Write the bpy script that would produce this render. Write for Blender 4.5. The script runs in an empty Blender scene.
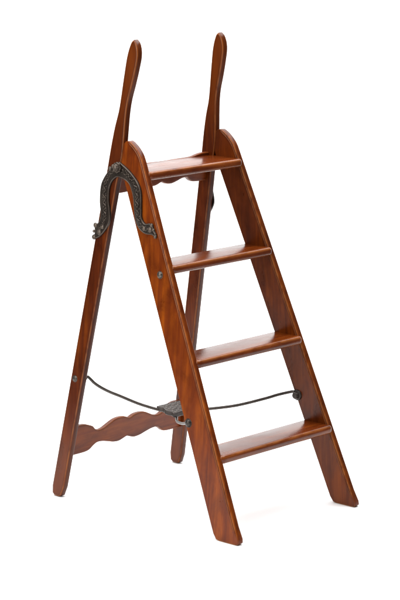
import bpy, bmesh, math, random
from mathutils import Vector, Matrix
random.seed(7)
C = bpy.context.scene.collection
scene = bpy.context.scene

# ------------------------------------------------------------------ ladder geometry (metres)
F, A, S = 0.31375, 0.41807, 0.08456        # front stile: foot, lean, width in depth
R, B, RW = 0.37336, 0.19061, 0.04283       # rear leg: foot, lean, width in depth
W0, K, T = 0.4845, 0.0587, 0.0192          # outer width at ground, taper of each side, board thickness
ZT = [0.21445 + 0.23 * i for i in range(4)]
TH = 0.022
def XO(z): return W0 / 2 - K * z

# ------------------------------------------------------------------ materials
def new_mat(name):
    m = bpy.data.materials.new(name); m.use_nodes = True
    nt = m.node_tree
    for n in list(nt.nodes): nt.nodes.remove(n)
    o = nt.nodes.new('ShaderNodeOutputMaterial'); p = nt.nodes.new('ShaderNodeBsdfPrincipled')
    nt.links.new(p.outputs[0], o.inputs[0])
    return m, nt, p
def node(nt, kind, **kw):
    n = nt.nodes.new(kind)
    for k, v in kw.items():
        if k.startswith('i_'):
            key = k[2:]; key = int(key) if key.isdigit() else key.replace('_', ' ')
            n.inputs[key].default_value = v
        else: setattr(n, k, v)
    return n
def mixc(nt, fac, a, b, blend='MIX'):
    n = nt.nodes.new('ShaderNodeMix'); n.data_type = 'RGBA'; n.blend_type = blend
    for s, v in ((0, fac), (6, a), (7, b)):
        if hasattr(v, 'links'): nt.links.new(v, n.inputs[s])
        elif v is not None: n.inputs[s].default_value = v if not isinstance(v, tuple) else (*v, 1)
    return n.outputs[2]
def mth(nt, op, a, b=0.0, c=None, clamp=False):
    n = nt.nodes.new('ShaderNodeMath'); n.operation = op; n.use_clamp = clamp
    for i, v in enumerate((a, b, c)):
        if v is None: continue
        if hasattr(v, 'links'): nt.links.new(v, n.inputs[i])
        else: n.inputs[i].default_value = v
    return n.outputs[0]
def ramp(nt, fac, stops):
    n = nt.nodes.new('ShaderNodeValToRGB'); cr = n.color_ramp
    while len(cr.elements) < len(stops): cr.elements.new(0.5)
    for e, (p, c) in zip(cr.elements, stops):
        e.position = p; e.color = (*c, 1) if isinstance(c, tuple) else (c, c, c, 1)
    nt.links.new(fac, n.inputs[0]); return n.outputs[0]

def wood(name, dark, mid, light, rough=0.3, gloss=0.04, ior=1.30, worn=None, scuff=0.18):
    m, nt, p = new_mat(name); L = nt.links
    at = node(nt, 'ShaderNodeAttribute', attribute_name='gr')
    pa = node(nt, 'ShaderNodeAttribute', attribute_name='patina')
    sep = nt.nodes.new('ShaderNodeSeparateColor'); L.new(pa.outputs['Color'], sep.inputs[0])
    def mapped(s):
        mp = nt.nodes.new('ShaderNodeMapping'); mp.inputs['Scale'].default_value = s
        L.new(at.outputs['Vector'], mp.inputs['Vector']); return mp.outputs[0]
    def noise(s, sc, det, ro=0.5, dis=0.0):
        n = node(nt, 'ShaderNodeTexNoise', i_Scale=sc, i_Detail=det, i_Roughness=ro, i_Distortion=dis)
        L.new(mapped(s), n.inputs['Vector']); return n.outputs['Fac']
    figure = noise((2.2, 26, 26), 1.0, 4, 0.6, 1.2)        # broad flame figure along the board
    fine = noise((9, 420, 420), 1.0, 5, 0.65)              # fine pores and lines
    streak = noise((3.5, 110, 110), 1.0, 4, 0.55, 0.4)
    blotch = noise((11, 22, 22), 1.0, 4, 0.6, 0.5)         # uneven old stain
    f = mth(nt, 'ADD', mth(nt, 'MULTIPLY', figure, 0.70), mth(nt, 'MULTIPLY', streak, 0.30))
    col = ramp(nt, f, [(0.33, dark), (0.49, mid), (0.66, light)])
    col = mixc(nt, mth(nt, 'MULTIPLY', ramp(nt, fine, [(0.36, 1.0), (0.52, 0.0)]), 0.30), col, dark)
    col = mixc(nt, mth(nt, 'MULTIPLY', ramp(nt, blotch, [(0.32, 1.0), (0.55, 0.0)]), 0.55), col, tuple(c * 0.7 for c in dark))
    if worn: col = mixc(nt, mth(nt, 'MULTIPLY', sep.outputs[2], ramp(nt, figure, [(0.30, 0.55), (0.60, 1.0)])), col, worn)
    # dirt lying in grooves, edges rubbed paler
    n2 = noise((30, 60, 60), 1.0, 4, 0.6)
    dk = mth(nt, 'MULTIPLY', sep.outputs[0], ramp(nt, n2, [(0.25, 1.0), (0.75, 0.72)]))
    col = mixc(nt, dk, col, (0.018, 0.006, 0.003))
    wr = mth(nt, 'MULTIPLY', sep.outputs[1], ramp(nt, noise((22, 90, 90), 1.0, 4, 0.6), [(0.34, 0.0), (0.54, 0.9)]))
    col = mixc(nt, wr, col, (0.34, 0.115, 0.028))
    # small dents and scratches
    sc = node(nt, 'ShaderNodeTexVoronoi', i_Scale=1.0, feature='F1'); L.new(mapped((46, 70, 70)), sc.inputs['Vector'])
    dent = ramp(nt, sc.outputs['Distance'], [(0.05, 1.0), (0.10, 0.0)])
    pick = ramp(nt, noise((40, 60, 60), 1.0, 2), [(0.56, 0.0), (0.60, 1.0)])
    dent = mth(nt, 'MULTIPLY', dent, pick)
    col = mixc(nt, mth(nt, 'MULTIPLY', dent, 0.8), col, (0.02, 0.007, 0.003))
    L.new(col, p.inputs['Base Color'])
    rr = mth(nt, 'ADD', mth(nt, 'MULTIPLY', blotch, scuff), rough - scuff * 0.5)
    L.new(rr, p.inputs['Roughness'])
    p.inputs['IOR'].default_value = ior
    p.inputs['Coat Weight'].default_value = gloss
    L.new(mth(nt, 'ADD', mth(nt, 'MULTIPLY', n2, 0.16), 0.10), p.inputs['Coat Roughness'])
    h = mth(nt, 'ADD', mth(nt, 'MULTIPLY', fine, 0.25), mth(nt, 'MULTIPLY', blotch, 0.9))
    h = mth(nt, 'SUBTRACT', h, mth(nt, 'MULTIPLY', dent, 0.8))
    bp = node(nt, 'ShaderNodeBump', i_Strength=0.35, i_Distance=0.0011)
    L.new(h, bp.inputs['Height']); L.new(bp.outputs[0], p.inputs['Normal']); L.new(bp.outputs[0], p.inputs['Coat Normal'])
    return m
TAN = (0.42, 0.20, 0.075)
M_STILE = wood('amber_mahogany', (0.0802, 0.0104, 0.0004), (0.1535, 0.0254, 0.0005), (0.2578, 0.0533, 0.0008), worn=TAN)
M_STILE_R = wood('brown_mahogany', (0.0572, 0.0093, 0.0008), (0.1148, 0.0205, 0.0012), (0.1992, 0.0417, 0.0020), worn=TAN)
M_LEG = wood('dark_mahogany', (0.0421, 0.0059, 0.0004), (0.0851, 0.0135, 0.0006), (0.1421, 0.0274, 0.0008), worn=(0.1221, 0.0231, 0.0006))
M_TREAD = wood('red_mahogany', (0.0605, 0.0086, 0.0010), (0.1212, 0.0207, 0.0015), (0.2010, 0.0437, 0.0026), rough=0.24, gloss=0.14, ior=1.35, scuff=0.26)
M_RAIL = wood('russet_mahogany', (0.0914, 0.0158, 0.0033), (0.1575, 0.0302, 0.0051), (0.2287, 0.0513, 0.0073), rough=0.34)

def metal(name, c1, c2, rough, metallic, bump=0.0, scale=300, ornate=False):
    m, nt, p = new_mat(name); L = nt.links
    pa = node(nt, 'ShaderNodeAttribute', attribute_name='patina')
    tc = nt.nodes.new('ShaderNodeTexCoord')
    n = node(nt, 'ShaderNodeTexNoise', i_Scale=scale, i_Detail=5, i_Roughness=0.6); L.new(tc.outputs['Object'], n.inputs['Vector'])
    n3 = node(nt, 'ShaderNodeTexNoise', i_Scale=45, i_Detail=4); L.new(tc.outputs['Object'], n3.inputs['Vector'])
    f = mth(nt, 'ADD', mth(nt, 'MULTIPLY', n.outputs[0], 0.6), mth(nt, 'MULTIPLY', n3.outputs[0], 0.4))
    col = ramp(nt, f, [(0.38, c1), (0.62, c2)])
    h = n.outputs[0]
    if ornate:                              # high points rubbed bright, hollows darker with relief depth
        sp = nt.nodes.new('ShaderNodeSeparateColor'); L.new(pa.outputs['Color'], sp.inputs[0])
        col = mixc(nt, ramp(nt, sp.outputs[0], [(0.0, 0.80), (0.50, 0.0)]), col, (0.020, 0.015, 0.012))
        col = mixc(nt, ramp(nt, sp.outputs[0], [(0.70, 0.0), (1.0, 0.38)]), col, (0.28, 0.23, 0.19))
    L.new(col, p.inputs['Base Color'])
    p.inputs['Metallic'].default_value = metallic
    L.new(mth(nt, 'ADD', mth(nt, 'MULTIPLY', n3.outputs[0], 0.25), rough - 0.12), p.inputs['Roughness'])
    if bump:
        b = node(nt, 'ShaderNodeBump', i_Strength=bump, i_Distance=0.0022); L.new(h, b.inputs['Height']); L.new(b.outputs[0], p.inputs['Normal'])
    return m
M_CAST = metal('dark_cast_bronze', (0.055, 0.041, 0.032), (0.120, 0.092, 0.072), 0.36, 0.55, 0.10, 420, True)
M_IRON = metal('blackened_iron', (0.028, 0.023, 0.020), (0.060, 0.050, 0.043), 0.40, 0.6, 0.2)
M_ROD = metal('dull_steel_rod', (0.050, 0.042, 0.037), (0.095, 0.082, 0.073), 0.34, 0.6, 0.08)
M_BOLT = metal('tarnished_steel_bolt', (0.050, 0.042, 0.037), (0.135, 0.115, 0.100), 0.34, 0.75, 0.15)
M_HOOK = metal('bright_worn_steel', (0.08, 0.070, 0.064), (0.16, 0.145, 0.135), 0.34, 0.9, 0.1)
M_CLASP = metal('embossed_grey_iron', (0.036, 0.028, 0.025), (0.080, 0.064, 0.057), 0.40, 0.35, 0.10, 420, True)

def paper():
    m, nt, p = new_mat('white_paper')
    tc = nt.nodes.new('ShaderNodeTexCoord')
    n = node(nt, 'ShaderNodeTexNoise', i_Scale=3.0, i_Detail=4); nt.links.new(tc.outputs['Object'], n.inputs['Vector'])
    nt.links.new(ramp(nt, n.outputs[0], [(0.3, (0.885, 0.885, 0.885)), (0.7, (0.91, 0.91, 0.91))]), p.inputs['Base Color'])
    p.inputs['Roughness'].default_value = 0.9; p.inputs['Specular IOR Level'].default_value = 0.1
    return m
M_PAPER = paper()

# ------------------------------------------------------------------ mesh helpers
def link(name, verts, faces, mat, parent=None, gr=None, pat=None, smooth=True, mats=None, fm=None, angle=35):
    me = bpy.data.meshes.new(name); me.from_pydata([tuple(v) for v in verts], [], faces)
    bm = bmesh.new(); bm.from_mesh(me); bmesh.ops.recalc_face_normals(bm, faces=bm.faces); bm.to_mesh(me); bm.free()
    if gr is not None:
        a = me.attributes.new('gr', 'FLOAT_VECTOR', 'POINT')
        for i, g in enumerate(gr): a.data[i].vector = g
    if pat is not None:
        a = me.attributes.new('patina', 'FLOAT_COLOR', 'POINT')
        for i, g in enumerate(pat): a.data[i].color = (g[0], g[1], g[2], 1)
    me.materials.append(mat)
    if smooth:
        for f in me.polygons: f.use_smooth = True
        me.set_sharp_from_angle(angle=math.radians(angle))
    o = bpy.data.objects.new(name, me); C.objects.link(o)
    if parent is not None: o.parent = parent
    return o

def catmull(pts, step=0.004, closed=False):
    out = []; n = len(pts)
    rng = range(n if closed else n - 1)
    for i in rng:
        p0 = pts[(i - 1) % n] if closed or i > 0 else pts[0]
        p1 = pts[i]; p2 = pts[(i + 1) % n]
        p3 = pts[(i + 2) % n] if closed or i < n - 2 else pts[-1]
        L = math.dist(p1, p2); m = max(1, int(L / step))
        for k in range(m):
            t = k / m
            out.append(tuple(0.5 * ((2 * b) + (c - a) * t + (2 * a - 5 * b + 4 * c - d) * t * t + (3 * b - a - 3 * c + d) * t ** 3)
                             for a, b, c, d in zip(p0, p1, p2, p3)))
    if not closed: out.append(tuple(pts[-1]))
    return out
def densify(pts, step=0.02):
    out = []; n = len(pts)
    for i in range(n):
        a, b = pts[i], pts[(i + 1) % n]; m = max(1, int(math.dist(a, b) / step))
        for k in range(m): out.append((a[0] + (b[0] - a[0]) * k / m, a[1] + (b[1] - a[1]) * k / m))
    return out
def round_poly(pts, radii, n=5):
    out = []; N = len(pts)
    for i, p in enumerate(pts):
        r = radii[i] if isinstance(radii, (list, tuple)) else radii
        if r <= 0: out.append(p); continue
        a = Vector(pts[i - 1]) - Vector(p); b = Vector(pts[(i + 1) % N]) - Vector(p)
        ra = min(r, a.length * .45); rb = min(r, b.length * .45)
        s = Vector(p) + a.normalized() * ra; e = Vector(p) + b.normalized() * rb
        for k in range(n + 1):
            t = k / n; q = s * (1 - t) ** 2 + Vector(p) * 2 * t * (1 - t) + e * t * t
            out.append((q.x, q.y))
    return out

ROUND = lambda r, n=4: [(r * (1 - math.sin(a)), r * (1 - math.cos(a)), 0.0, (0.5 if 0 < a < 1.5 else 0.0)) for a in [math.pi / 2 * k / n for k in range(n + 1)]]
def board(name, outline, frame, t, profile, mat, parent, weight=None, grain=None, back_profile=None, angle=40, worn=lambda p: 0.0):
    """closed 2-D outline -> solid board; profile rows are (inset, depth, dirt, wear) from the face towards the side."""
    pts = outline; n = len(pts)
    area = sum(pts[i][0] * pts[(i + 1) % n][1] - pts[(i + 1) % n][0] * pts[i][1] for i in range(n))
    if area < 0: pts = pts[::-1]
    nrm = []
    for i in range(n):
        a, b, c = Vector(pts[i - 1]), Vector(pts[i]), Vector(pts[(i + 1) % n])
        d1 = (b - a); d2 = (c - b)
        n1 = Vector((-d1.y, d1.x)).normalized(); n2 = Vector((-d2.y, d2.x)).normalized()
        m = (n1 + n2)
        m = m.normalized() if m.length > 1e-6 else n1
        nrm.append(m / max(0.55, m.dot(n1)))
    if weight is None: weight = lambda p, m: 1.0
    W = [weight(p, m) for p, m in zip(pts, nrm)]
    bprof = back_profile or profile
    rings = [(ins, dep, dk, wr, 0) for ins, dep, dk, wr in profile] + [(ins, dep, dk, wr, 1) for ins, dep, dk, wr in bprof[::-1]]
    verts, gr, pat = [], [], []
    seed = random.random() * 20
    grain = grain or (lambda p, h: (p[1], p[0], h))
    for ins, dep, dk, wr, bk in rings:
        for p, m, w in zip(pts, nrm, W):
            q = (p[0] + m.x * ins * w, p[1] + m.y * ins * w)
            h = dep * w if not bk else t - dep * w
            verts.append(frame(q[0], q[1], h))
            g = grain(q, h); gr.append((g[0] + seed, g[1] + seed, g[2]))
            pat.append((dk * min(1, w), wr * min(1, w), worn(q)))
    nr = len(rings); faces = []
    for r in range(nr - 1):
        for i in range(n):
            j = (i + 1) % n
            faces.append((r * n + i, r * n + j, (r + 1) * n + j, (r + 1) * n + i))
    faces.append(tuple(range(n - 1, -1, -1))); faces.append(tuple((nr - 1) * n + i for i in range(n)))
    return link(name, verts, faces, mat, parent, gr, pat, angle=angle)

def tube_geo(path, rad, n=10, cap=True):
    """rotation-minimising tube; rad number or list"""
    P = [Vector(p) for p in path]; N = len(P)
    rad = rad if isinstance(rad, (list, tuple)) else [rad] * N
    tang = [(P[min(i + 1, N - 1)] - P[max(i - 1, 0)]).normalized() for i in range(N)]
    up = Vector((0, 0, 1)) if abs(tang[0].z) < .9 else Vector((1, 0, 0))
    u = (up - tang[0] * up.dot(tang[0])).normalized()
    V, Fc = [], []
    for i in range(N):
        u = (u - tang[i] * u.dot(tang[i])).normalized(); v = tang[i].cross(u)
        for k in range(n):
            a = 2 * math.pi * k / n; V.append(P[i] + (u * math.cos(a) + v * math.sin(a)) * rad[i])
    for i in range(N - 1):
        for k in range(n):
            l = (k + 1) % n; Fc.append((i * n + k, i * n + l, (i + 1) * n + l, (i + 1) * n + k))
    if cap: Fc.append(tuple(range(n))[::-1]); Fc.append(tuple((N - 1) * n + k for k in range(n)))
    return V, Fc
def merge(*geos):
    V, Fc = [], []
    for v, f in geos:
        o = len(V); V += list(v); Fc += [tuple(i + o for i in q) for q in f]
    return V, Fc
def lathe_geo(profile, origin, axis, n=20, lobes=0, lobe=0.0):
    """profile (r, h) along axis"""
    ax = Vector(axis).normalized(); up = Vector((0, 0, 1)) if abs(ax.z) < .9 else Vector((1, 0, 0))
    u = (up - ax * up.dot(ax)).normalized(); v = ax.cross(u); o = Vector(origin); V, Fc = [], []
    for r, h in profile:
        for k in range(n):
            a = 2 * math.pi * k / n; rr = r * (1 + lobe * math.cos(lobes * a))
            V.append(o + ax * h + (u * math.cos(a) + v * math.sin(a)) * rr)
    for i in range(len(profile) - 1):
        for k in range(n):
            l = (k + 1) % n; Fc.append((i * n + k, i * n + l, (i + 1) * n + l, (i + 1) * n + k))
    Fc.append(tuple(range(n))[::-1]); Fc.append(tuple((len(profile) - 1) * n + k for k in range(n)))
    return V, Fc
def blob_geo(frame, c, ang, a, b, hgt, base, nu=12, nv=5):
    """low ellipsoidal relief lying on a plane given by frame(p, q, h)"""
    V, Fc = [], []
    for j in range(nv + 1):
        ph = math.pi / 2 * j / nv; rr = math.cos(ph); hh = math.sin(ph)
        for k in range(nu):
            t = 2 * math.pi * k / nu; x, y = a * rr * math.cos(t), b * rr * math.sin(t)
            V.append(frame(c[0] + x * math.cos(ang) - y * math.sin(ang), c[1] + x * math.sin(ang) + y * math.cos(ang), base + hgt * hh))
    for j in range(nv):
        for k in range(nu):
            l = (k + 1) % nu; Fc.append((j * nu + k, j * nu + l, (j + 1) * nu + l, (j + 1) * nu + k))
    Fc.append(tuple(range(nu))[::-1])
    return V, Fc

# ------------------------------------------------------------------ the ladder
ladder = bpy.data.objects.new('step_ladder', None); C.objects.link(ladder)
ladder['label'] = 'antique mahogany library step ladder with four treads, tall shaped handles and ornate dark metal hinges'
ladder['category'] = 'step ladder'

def side_frame(s):                       # (u, z, h): h measured inwards from the outer face
    return lambda u, z, h: Vector((s * (XO(z) - h), -u, z))

# outlines in the side plane (u forward, z up)
leg_front = [(-0.166, 0.860), (-0.1585, 0.892), (-0.1515, 0.920), (-0.1465, 0.950), (-0.1440, 0.985), (-0.1420, 1.020), (-0.1390, 1.055), (-0.1335, 1.085),
             (-0.1225, 1.122), (-0.1125, 1.160), (-0.1060, 1.192), (-0.1075, 1.215), (-0.1145, 1.231), (-0.1225, 1.2375), (-0.1300, 1.232),
             (-0.1385, 1.214), (-0.1455, 1.190), (-0.1515, 1.155), (-0.1562, 1.1245), (-0.1620, 1.085), (-0.1680, 1.052), (-0.1800, 1.010), (-0.1910, 0.960), (-R + B * 0.900, 0.900)]
def leg_outline():
    zz = [0.0 + 0.86 * i / 30 for i in range(1, 30)]
    o = [(-R + 0.006, 0.0075), (-R + 0.014, 0.0012), (-R + 0.030, 0.0008), (-R + RW - 0.004, 0.004)]
    o += [(-R + RW + 0.001 + (B) * z, z) for z in zz if z > 0.012]
    o += catmull(leg_front, 0.006)
    o += [(-R + B * z, z) for z in zz[::-1] if z > 0.02]
    return o
st_top = [(F - A * 0.925, 0.925), (-0.0790, 0.938), (-0.0855, 0.9485), (-0.0950, 0.9590), (-0.1065, 0.9690), (-0.1180, 0.9760), (-0.1285, 0.9785), (-0.1370, 0.9765), (-0.1425, 0.9715), (-0.1442, 0.964)]
def stile_outline():
    o = [(F - S + 0.0010, 0.0055), (F - S + 0.0035, 0.0024), (F - S + 0.014, 0.0004), (F - S + 0.034, 0.0), (F - 0.020, 0.0), (F - 0.010, 0.0016), (F - 0.0055, 0.0060)]
    zz = [0.0155 + 0.03 * i for i in range(31)]
    o += [(F - A * z, z) for z in zz if z < 0.92]   # straight front edge
    o += catmull(st_top, 0.005)
    o += [(-0.1454, 0.950), (-0.1480, 0.935), (-0.1510, 0.918)]
    o += [(F - S - A * z, z) for z in zz[::-1] if z < 0.905 and z > 0.008]
    return o
BEAD = [(0.0150, 0.0, 0.0, 0.0), (0.0086, 0.0, 0.50, 0.0), (0.0082, 0.0, 0.0, 0.0), (0.0074, 0.0004, 0.0, 0.8), (0.0068, 0.0006, 0.2, 0.3), (0.0064, 0.0017, 1.0, 0.0), (0.0055, 0.0019, 1.0, 0.0), (0.0050, 0.0009, 0.4, 0.0), (0.0042, 0.0007, 0.0, 0.5),
        (0.0026, 0.0014, 0.0, 0.6), (0.0011, 0.0030, 0.0, 0.25), (0.0002, 0.0055, 0.35, 0.0), (0.0, 0.0070, 0.3, 0.0)]
def stile_weight(p, m):                  # moulded only on the front side and over the rounded top
    front = -m.x
    return 0.22 + 0.78 * max(0.0, min(1.0, (front + 0.05) / 0.5)) if p[1] > 0.02 else 0.3
SOFT = lambda r: [(r * 1.25 + 0.0036, 0.0, 0.0, 0.0), (r * 1.25, 0.0, 0.50, 0.0), (r * 0.95, 0.0002, 0.20, 0.45), (r * 0.5, r * 0.22, 0.0, 0.45), (r * 0.16, r * 0.6, 0.0, 0.15), (0.0, r, 0.35, 0.0)]

bolt_specs = {}
for s in (-1, 1):
    fr = side_frame(s)
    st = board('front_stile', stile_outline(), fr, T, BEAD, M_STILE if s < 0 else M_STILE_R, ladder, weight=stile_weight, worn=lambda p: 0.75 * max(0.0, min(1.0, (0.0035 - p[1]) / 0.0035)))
    pale_ends = lambda p: max(0.0, min(1.0, (p[1] - 0.90) / 0.22)) * 0.9 + 0.8 * max(0.0, min(1.0, (0.24 - p[1]) / 0.22))   # rubbed by hands above, paler towards the foot
    lg = board('rear_leg', leg_outline(), fr, T, SOFT(0.0034), M_LEG, ladder, worn=pale_ends)
    st['label'] = 'amber front side board with beaded edge' if s < 0 else 'darker brown front side board with beaded edge'
    # bolt heads let into the wood
    dome = lambda r, h: [(r * 1.28, -0.0010), (r * 1.28, 0.0005), (r * 1.18, 0.0010), (r * 1.04, 0.0006), (r * 1.0, h * 0.25), (r * 0.86, h * 0.6), (r * 0.55, h * 0.9), (r * 0.12, h)]
    def bolt(u, z, r, h, mat, par, hf=0.0):
        V, Fc = lathe_geo(dome(r, h), fr(u, z, hf), (s, 0, K))
        return link('bolt_head', V, Fc, mat, par)
    bolt(0.0030, 0.648, 0.0078, 0.0052, M_BOLT, st)
    bolt(0.1225, 0.2835, 0.0092, 0.0070, M_IRON, st)
    V, Fc = lathe_geo([(0.0092, -0.001), (0.0092, 0.0006), (0.0080, 0.0012), (0.0072, 0.0006), (0.0062, 0.0022), (0.0035, 0.0032), (0.0008, 0.0034)], fr(-0.2935, 0.3320, 0), (s, 0, K))
    link('bolt_head', V, Fc, M_BOLT, lg)
    # round boss on the inner face where the stay rod turns
    V, Fc = lathe_geo([(0.0150, -0.001), (0.0150, 0.002), (0.0135, 0.0042), (0.0105, 0.0050), (0.0095, 0.0110), (0.0075, 0.0135), (0.0030, 0.0145)], fr(0.1190, 0.2800, T), (-s, 0, -K), 26)
    link('pivot_boss', V, Fc, M_IRON, st)
    V, Fc = lathe_geo([(0.0090, -0.001), (0.0090, 0.002), (0.0070, 0.0060), (0.0055, 0.0100), (0.0020, 0.0110)], fr(-0.2810, 0.3320, T), (-s, 0, -K), 20)
    link('pivot_boss', V, Fc, M_IRON, lg)

# treads: shape in plan (x, u), rounded nosing in front
for i, z in enumerate(ZT):
    uf = F - A * z + 0.0105; ub = F - A * z - S + 0.002 if i < 3 else -0.1738
    xi = XO(z - TH / 2) - T + 0.0085   # ends housed in the side boards
    o = densify(round_poly([(-xi, ub), (xi, ub), (xi, uf), (-xi, uf)], [0.0, 0.0, 0.0150, 0.0150], 9), 0.03)
    def frame(p, q, h, z=z): return Vector((p, -q, z - h))
    def wt(p, m, uf=uf): return 1.0 if p[1] > uf - 0.0152 else 0.18
    prof = [(0.0076, 0.0, 0.0, 0.0), (0.0062, 0.0003, 0.0, 0.2), (0.0042, 0.0013, 0.0, 0.55), (0.0022, 0.0030, 0.0, 0.6), (0.0007, 0.0058, 0.0, 0.2), (0.0, 0.0092, 0.0, 0.0)]
    bprof = [(0.0080, 0.0, 0.0, 0.0), (0.0050, 0.0004, 0.0, 0.0), (0.0025, 0.0016, 0.0, 0.1), (0.0008, 0.0038, 0.1, 0.2), (0.0, 0.0062, 0.1, 0.0)]
    board('tread', o, frame, TH, prof, M_TREAD, ladder, weight=wt, back_profile=bprof, grain=lambda p, h: (p[0], p[1], h))

# scalloped rails across the rear legs
def rail(zoff, top_half, bot_half, du, t):
    top = [(-x, z) for x, z in top_half[::-1]] + [(x, z) for x, z in top_half if x > 0]
    bot = [(-x, z) for x, z in bot_half[::-1]] + [(x, z) for x, z in bot_half if x > 0]
    o = catmull(bot, 0.004) + catmull(top[::-1], 0.004)
    def frame(x, z, h): return Vector((x, R - B * z - du + h, z))
    return board('scalloped_rail', o, frame, t, SOFT(0.0022), M_RAIL, ladder, grain=lambda p, h: (p[0], p[1], h))
xe = XO(0.155) - T + 0.003
rail(0, [(0.0, 0.1815), (0.006, 0.1835), (0.018, 0.1885), (0.036, 0.1905), (0.058, 0.1880), (0.080, 0.1790), (0.100, 0.1705), (0.118, 0.1690), (0.131, 0.1745), (0.140, 0.1830), (0.155, 0.1895), (0.175, 0.1955), (0.195, 0.1960), (xe, 0.1945)],
     [(0.0, 0.1275), (0.010, 0.1245), (0.030, 0.1190), (0.052, 0.1205), (0.075, 0.1265), (0.098, 0.1315), (0.117, 0.1315), (0.131, 0.1245), (0.143, 0.1160), (0.160, 0.1125), (0.190, 0.1120), (xe, 0.1125)], 0.030, 0.0145)
xe = XO(0.875) - T + 0.003
rail(0, [(0.0, 0.9035), (0.050, 0.9045), (0.095, 0.9050), (0.112, 0.9065), (0.128, 0.9100), (0.145, 0.9125), (xe, 0.9125)],
     [(0.0, 0.8470), (0.006, 0.8450), (0.020, 0.8400), (0.040, 0.8385), (0.060, 0.8430), (0.080, 0.8490), (0.098, 0.8490), (0.108, 0.8420), (0.120, 0.8360), (0.140, 0.8340), (xe, 0.8340)], 0.0275, 0.0145)

def shrink(pts, d):
    n = len(pts); ar = sum(pts[i - 1][0] * pts[i][1] - pts[i][0] * pts[i - 1][1] for i in range(n)); sg = 1 if ar > 0 else -1
    out = []
    for i in range(n):
        t = (Vector(pts[(i + 1) % n]) - Vector(pts[i - 1])).normalized(); out.append((pts[i][0] - t.y * d * sg, pts[i][1] + t.x * d * sg))
    return out
def relief_attr(o, fn):
    me = o.data
    if 'patina' in me.attributes: me.attributes.remove(me.attributes['patina'])
    a = me.attributes.new('patina', 'FLOAT_COLOR', 'POINT')
    for i, v in enumerate(me.vertices):
        k = max(0.0, min(1.0, fn(v.co))); a.data[i].color = (k, k, k, 1)
# ornate hinge brackets
OUT = [(-0.1705, 0.9165), (-0.1929, 0.8957), (-0.2100, 0.8735), (-0.2182, 0.8520), (-0.2195, 0.8149), (-0.2150, 0.7854), (-0.2180, 0.7640), (-0.2285, 0.7540), (-0.2355, 0.7440), (-0.2330, 0.7340),
       (-0.2370, 0.7210), (-0.2290, 0.7150), (-0.2120, 0.7235), (-0.1927, 0.7432), (-0.1790, 0.7684), (-0.1806, 0.7955), (-0.1854, 0.8184), (-0.1851, 0.8497), (-0.1770, 0.8690), (-0.1620, 0.8815),
       (-0.1484, 0.8825), (-0.1301, 0.8772), (-0.1150, 0.8680), (-0.1036, 0.8491), (-0.0975, 0.8278), (-0.0925, 0.7949), (-0.0840, 0.7700), (-0.0690, 0.7545), (-0.0500, 0.7470), (-0.0280, 0.7470),
       (-0.0150, 0.7420), (-0.0120, 0.7500), (-0.0205, 0.7610), (-0.0270, 0.7740), (-0.0390, 0.7770), (-0.0540, 0.7750), (-0.0650, 0.7883), (-0.0670, 0.8139), (-0.0700, 0.8500), (-0.0806, 0.8731), (-0.0995, 0.8918),
       (-0.1207, 0.9070), (-0.1429, 0.9190), (-0.1570, 0.9235)]
ARM1 = [(-0.168, 0.902), (-0.188, 0.884), (-0.2010, 0.860), (-0.2025, 0.830), (-0.1985, 0.800), (-0.1985, 0.772), (-0.208, 0.750), (-0.222, 0.735)]
ARM2 = [(-0.144, 0.902), (-0.121, 0.892), (-0.098, 0.877), (-0.086, 0.855), (-0.083, 0.825), (-0.0795, 0.795), (-0.0730, 0.772), (-0.058, 0.762), (-0.036, 0.760)]
BT = 0.0050
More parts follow.
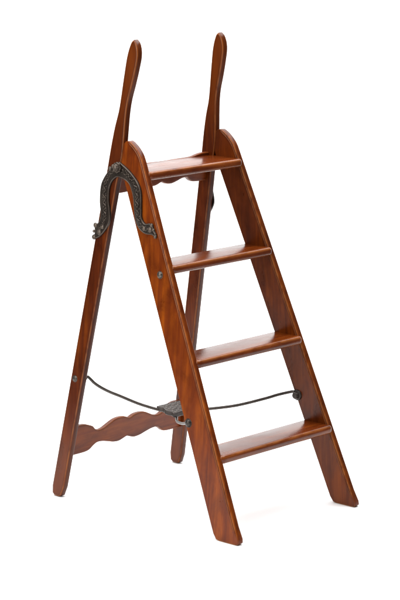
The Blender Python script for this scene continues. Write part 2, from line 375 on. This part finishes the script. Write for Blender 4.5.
for s in (-1, 1):
    fr0 = side_frame(s)
    fr = lambda u, z, h, fr0=fr0: fr0(u, z, -0.0006 - BT + h)
    o = shrink(catmull(OUT, 0.003, closed=True), 0.0008)
    br = board('hinge_bracket', o, fr, BT, [(0.0034, 0.0012, 0.0, 0.0), (0.0026, 0.0010, 0, 0), (0.0020, 0.0001, 0, 0), (0.0011, 0.0, 0, 0), (0.0003, 0.0006, 0, 0), (0.0, 0.0018, 0, 0)], M_CAST, ladder,
               back_profile=[(0.0, 0.0, 0, 0)], angle=50)
    # cast relief: overlapping leaves, scroll ends and beads, joined into the bracket's own mesh
    rel = lambda u, z, h, fr0=fr0: fr0(u, z, -0.0006 - h)
    geos = []; RS = 1 if sum(OUT[i - 1][0] * OUT[i][1] - OUT[i][0] * OUT[i - 1][1] for i in range(len(OUT))) > 0 else -1
    rim = o; cx = []
    for i in range(len(rim)):
        a, b = Vector(rim[i - 1]), Vector(rim[(i + 1) % len(rim)]); d = (b - a).normalized()
        cx.append(rel(rim[i][0] - d.y * 0.0019 * RS, rim[i][1] + d.x * 0.0019 * RS, BT - 0.0004))
    geos.append(tube_geo(cx + cx[:2], 0.0011, 8))
    rg = random.Random(11)
    for arm in (ARM1, ARM2):            # shallow running scroll with small leaves
        pth = catmull(arm, 0.0012); lenp = len(pth); line = []
        for j in range(4, lenp - 3):
            a, b = pth[j - 1], pth[j + 1] if j + 1 < lenp else pth[j]; d = Vector((b[0] - a[0], b[1] - a[1])).normalized(); off = 0.0042 * math.sin(j * 0.36)
            line.append(rel(pth[j][0] - d.y * off, pth[j][1] + d.x * off, BT - 0.0003))
            if j % 4 == 0:
                o2 = -off * 1.1 + rg.uniform(-0.0025, 0.0025)
                geos.append(blob_geo(rel, (pth[j][0] - d.y * o2, pth[j][1] + d.x * o2), rg.uniform(0, 3.1), rg.uniform(0.0022, 0.0034), rg.uniform(0.0012, 0.0019), rg.uniform(0.0010, 0.0022), BT - 0.0013))
        geos.append(tube_geo(line, 0.0010, 6))
    for c, r in (((-0.2325, 0.7500), 0.0072), ((-0.2365, 0.7185), 0.0072), ((-0.2180, 0.7330), 0.0085), ((-0.2060, 0.7480), 0.0060),
                 ((-0.0300, 0.7720), 0.0055), ((-0.0155, 0.7445), 0.0050), ((-0.2370, 0.7340), 0.0045), ((-0.0225, 0.7610), 0.0040), ((-0.0350, 0.7600), 0.0080), ((-0.0560, 0.7610), 0.0065), ((-0.1860, 0.9020), 0.0060), ((-0.1760, 0.9100), 0.0050)):
        geos.append(blob_geo(rel, c, 0, r, r, 0.0042, BT - 0.0022, 14, 6)); geos.append(blob_geo(rel, c, 0, r, r, -0.0025, BT - 0.0022, 14, 3))
    V, Fc = merge(*geos)
    bm = bmesh.new(); bm.from_mesh(br.data); me2 = bpy.data.meshes.new('relief'); me2.from_pydata([tuple(v) for v in V], [], Fc)
    b2 = bmesh.new(); b2.from_mesh(me2); bmesh.ops.recalc_face_normals(b2, faces=b2.faces); b2.to_mesh(me2); b2.free()
    bm.from_mesh(me2); bm.to_mesh(br.data); bm.free(); bpy.data.meshes.remove(me2)
    relief_attr(br, lambda v, s=s: (s * v.x - XO(v.z) - 0.0006 - BT + 0.0012) / 0.0036)
    for f in br.data.polygons: f.use_smooth = True
    br.data.set_sharp_from_angle(angle=math.radians(50))
    V, Fc = lathe_geo([(0.0135, 0.0), (0.0135, 0.0060), (0.0124, 0.0072), (0.0106, 0.0064), (0.0092, 0.0066), (0.0090, 0.0100), (0.0076, 0.0122), (0.0062, 0.0118), (0.0050, 0.0140), (0.0020, 0.0152), (0.0004, 0.0152)],
                      fr0(-0.1560, 0.9085, -0.0046), (s, 0, K), 48, lobes=8, lobe=0.07)
    kb = link('pivot_knob', V, Fc, M_CAST, br); relief_attr(kb, lambda v, s=s: (s * v.x - XO(v.z) - 0.003) / 0.020)

# stays: two rods to the rear legs, one rod and one hook to the front boards, all meeting at the clasp
def rod(name, pts, r, mat):
    V, Fc = tube_geo(catmull(pts, 0.008), r, 12); return link(name, V, Fc, mat, ladder)
BZ, BU = 0.235, -0.130                    # clasp centre height and depth
xr = XO(0.332) - T; xf = XO(0.28) - T
def P(x, u, z): return (x, -u, z)
rod('stay_rod', [P(-xr + 0.006, -0.282, 0.336), P(-xr + 0.0115, -0.2745, 0.335), P(-0.1818, -0.264, 0.3192), P(-0.1664, -0.252, 0.3048), P(-0.1474, -0.2372, 0.2915), P(-0.1261, -0.2208, 0.2795), P(-0.0864, -0.1899, 0.2564), P(-0.0494, -0.1612, 0.2399), P(-0.025, -0.145, 0.232)], 0.0042, M_ROD)
rod('stay_rod', [P(xr - 0.006, -0.282, 0.336), P(xr - 0.0115, -0.2745, 0.335), P(0.1818, -0.264, 0.3192), P(0.1664, -0.252, 0.3048), P(0.1474, -0.2372, 0.2915), P(0.1261, -0.2208, 0.2795), P(0.0864, -0.1899, 0.2564), P(0.0494, -0.1612, 0.2399), P(0.025, -0.145, 0.232)], 0.0042, M_ROD)
rod('stay_rod', [P(xf - 0.004, 0.112, 0.2885), P(0.2010, 0.1050, 0.2880), P(0.1760, 0.0765, 0.2790), P(0.1532, 0.0499, 0.2680), P(0.1043, -0.007, 0.2485), P(0.0587, -0.06, 0.2385), P(0.030, -0.095, 0.2345)], 0.0042, M_ROD)
hk = rod('stay_rod', [P(-xf + 0.004, 0.112, 0.2840), P(-0.190, 0.096, 0.2770), P(-0.160, 0.058, 0.2610), P(-0.125, 0.012, 0.2440), P(-0.090, -0.034, 0.2310), P(-0.058, -0.076, 0.2230), P(-0.028, -0.106, 0.2230)], 0.0036, M_HOOK)
hk['label'] = 'bright worn curved stay rod'
# clasp: ogee-ended plate with an embossed top, thick sides
def clasp_frame(x, u, h):                 # tilted slightly down to the front
    return Vector((x, -(BU + u), BZ + 0.008 - 0.16 * u - h))
prof_end = [(-0.047, -0.031), (-0.0445, -0.022), (-0.041, -0.014), (-0.043, -0.006), (-0.047, 0.001), (-0.0455, 0.010), (-0.041, 0.018), (-0.043, 0.025), (-0.047, 0.031)]
right_end = [(-x, u) for x, u in prof_end[::-1]]
o = catmull(prof_end, 0.004) + catmull(right_end, 0.004)
cl = board('clasp', o, clasp_frame, 0.0130, [(0.0022, 0.0007, 0, 0), (0.0018, 0.0, 0, 0), (0.0009, 0.0, 0, 0), (0.0002, 0.0005, 0, 0), (0.0, 0.0018, 0, 0)], M_CLASP, ladder,
           back_profile=[(0.002, 0.0, 0, 0), (0.0, 0.002, 0, 0)])
V, Fc = [], []
geos = []
for a in range(-3, 4):
    for b in range(-2, 3):
        geos.append(blob_geo(lambda p, q, h: clasp_frame(p, q, -h), (a * 0.0112, b * 0.0115 + (0.004 if a % 2 else -0.003)), 0.7 if (a + b) % 2 else -0.7, 0.0062, 0.0032, 0.0024, -0.0014))
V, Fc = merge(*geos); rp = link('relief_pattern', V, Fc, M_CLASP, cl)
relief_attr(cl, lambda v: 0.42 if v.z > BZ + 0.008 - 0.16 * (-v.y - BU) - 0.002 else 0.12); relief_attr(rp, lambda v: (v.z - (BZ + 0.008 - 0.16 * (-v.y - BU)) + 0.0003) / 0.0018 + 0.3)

# ------------------------------------------------------------------ seamless white paper: floor curving up into the background
CAM = Vector((-4.34388504, -3.96958013, 1.722201)); fw = Vector((0.7201833, 0.6658449, -0.19490149)).normalized()
rt = Vector((0.67906378, -0.73407798, 0.00137668)).normalized(); upv = rt.cross(fw).normalized()
hd = Vector((fw.x, fw.y, 0)).normalized(); hr = Vector((hd.y, -hd.x, 0))
sec = [(-3.2, 0.0), (-1.5, 0.0), (0.0, 0.0), (1.2, 0.0)]
for k in range(1, 13):
    a = math.pi / 2 * k / 12; sec.append((1.2 + 0.9 * math.sin(a), 0.9 * (1 - math.cos(a))))
sec += [(2.1, 2.0), (2.1, 3.2)]
HWL, HWR = 1.40, 1.9
V = []; nx = 9
for d, z in sec:
    for i in range(nx):
        q = hd * d + hr * (-HWL + (HWL + HWR) * i / (nx - 1)); V.append((q.x, q.y, z))
Fc = [(j * nx + i, j * nx + i + 1, (j + 1) * nx + i + 1, (j + 1) * nx + i) for j in range(len(sec) - 1) for i in range(nx - 1)]
g = link('ground', V, Fc, M_PAPER); g['kind'] = 'structure'
if g.data.polygons[0].normal.z < 0: g.data.flip_normals()

# ------------------------------------------------------------------ lamps of the studio
def area(name, loc, target, sx, sy, energy, col=(1, 1, 1)):
    l = bpy.data.lights.new(name, 'AREA'); l.shape = 'RECTANGLE'; l.size = sx; l.size_y = sy; l.energy = energy; l.color = col
    o = bpy.data.objects.new(name, l); C.objects.link(o); o.location = loc
    o.rotation_euler = (Vector(target) - Vector(loc)).to_track_quat('-Z', 'Y').to_euler(); return o
yaw = math.atan2(hr.y, hr.x)
L0 = hd * 0.5
top = area('softbox_top', (L0.x, L0.y, 3.2), (L0.x, L0.y, 0), 4.2, 3.8, 305); top.rotation_euler = (0, 0, yaw)
kp = -hr * 2.3 - hd * 2.0
area('softbox_key', (kp.x, kp.y, 1.7), (0, 0, 0.6), 2.2, 2.2, 74, (1.0, 0.97, 0.92))
w = bpy.data.worlds.new('World'); scene.world = w; w.use_nodes = True
w.node_tree.nodes['Background'].inputs[0].default_value = (0.8, 0.8, 0.82, 1); w.node_tree.nodes['Background'].inputs[1].default_value = 0.15

# ------------------------------------------------------------------ camera
cam = bpy.data.cameras.new('camera'); co = bpy.data.objects.new('camera', cam); C.objects.link(co)
m = Matrix((( rt.x, upv.x, -fw.x, CAM.x), (rt.y, upv.y, -fw.y, CAM.y), (rt.z, upv.z, -fw.z, CAM.z), (0, 0, 0, 1)))
co.matrix_world = m
cam.sensor_fit = 'VERTICAL'; cam.sensor_height = 24; cam.lens = 2284.6 / 600 * 24; cam.clip_end = 100; cam.clip_start = 0.1
scene.camera = co
scene.view_settings.view_transform = 'Standard'; scene.view_settings.look = 'None'
scene.view_settings.exposure = 0; scene.view_settings.gamma = 1; scene.view_settings.use_curve_mapping = False
scene.cycles.use_denoising = True
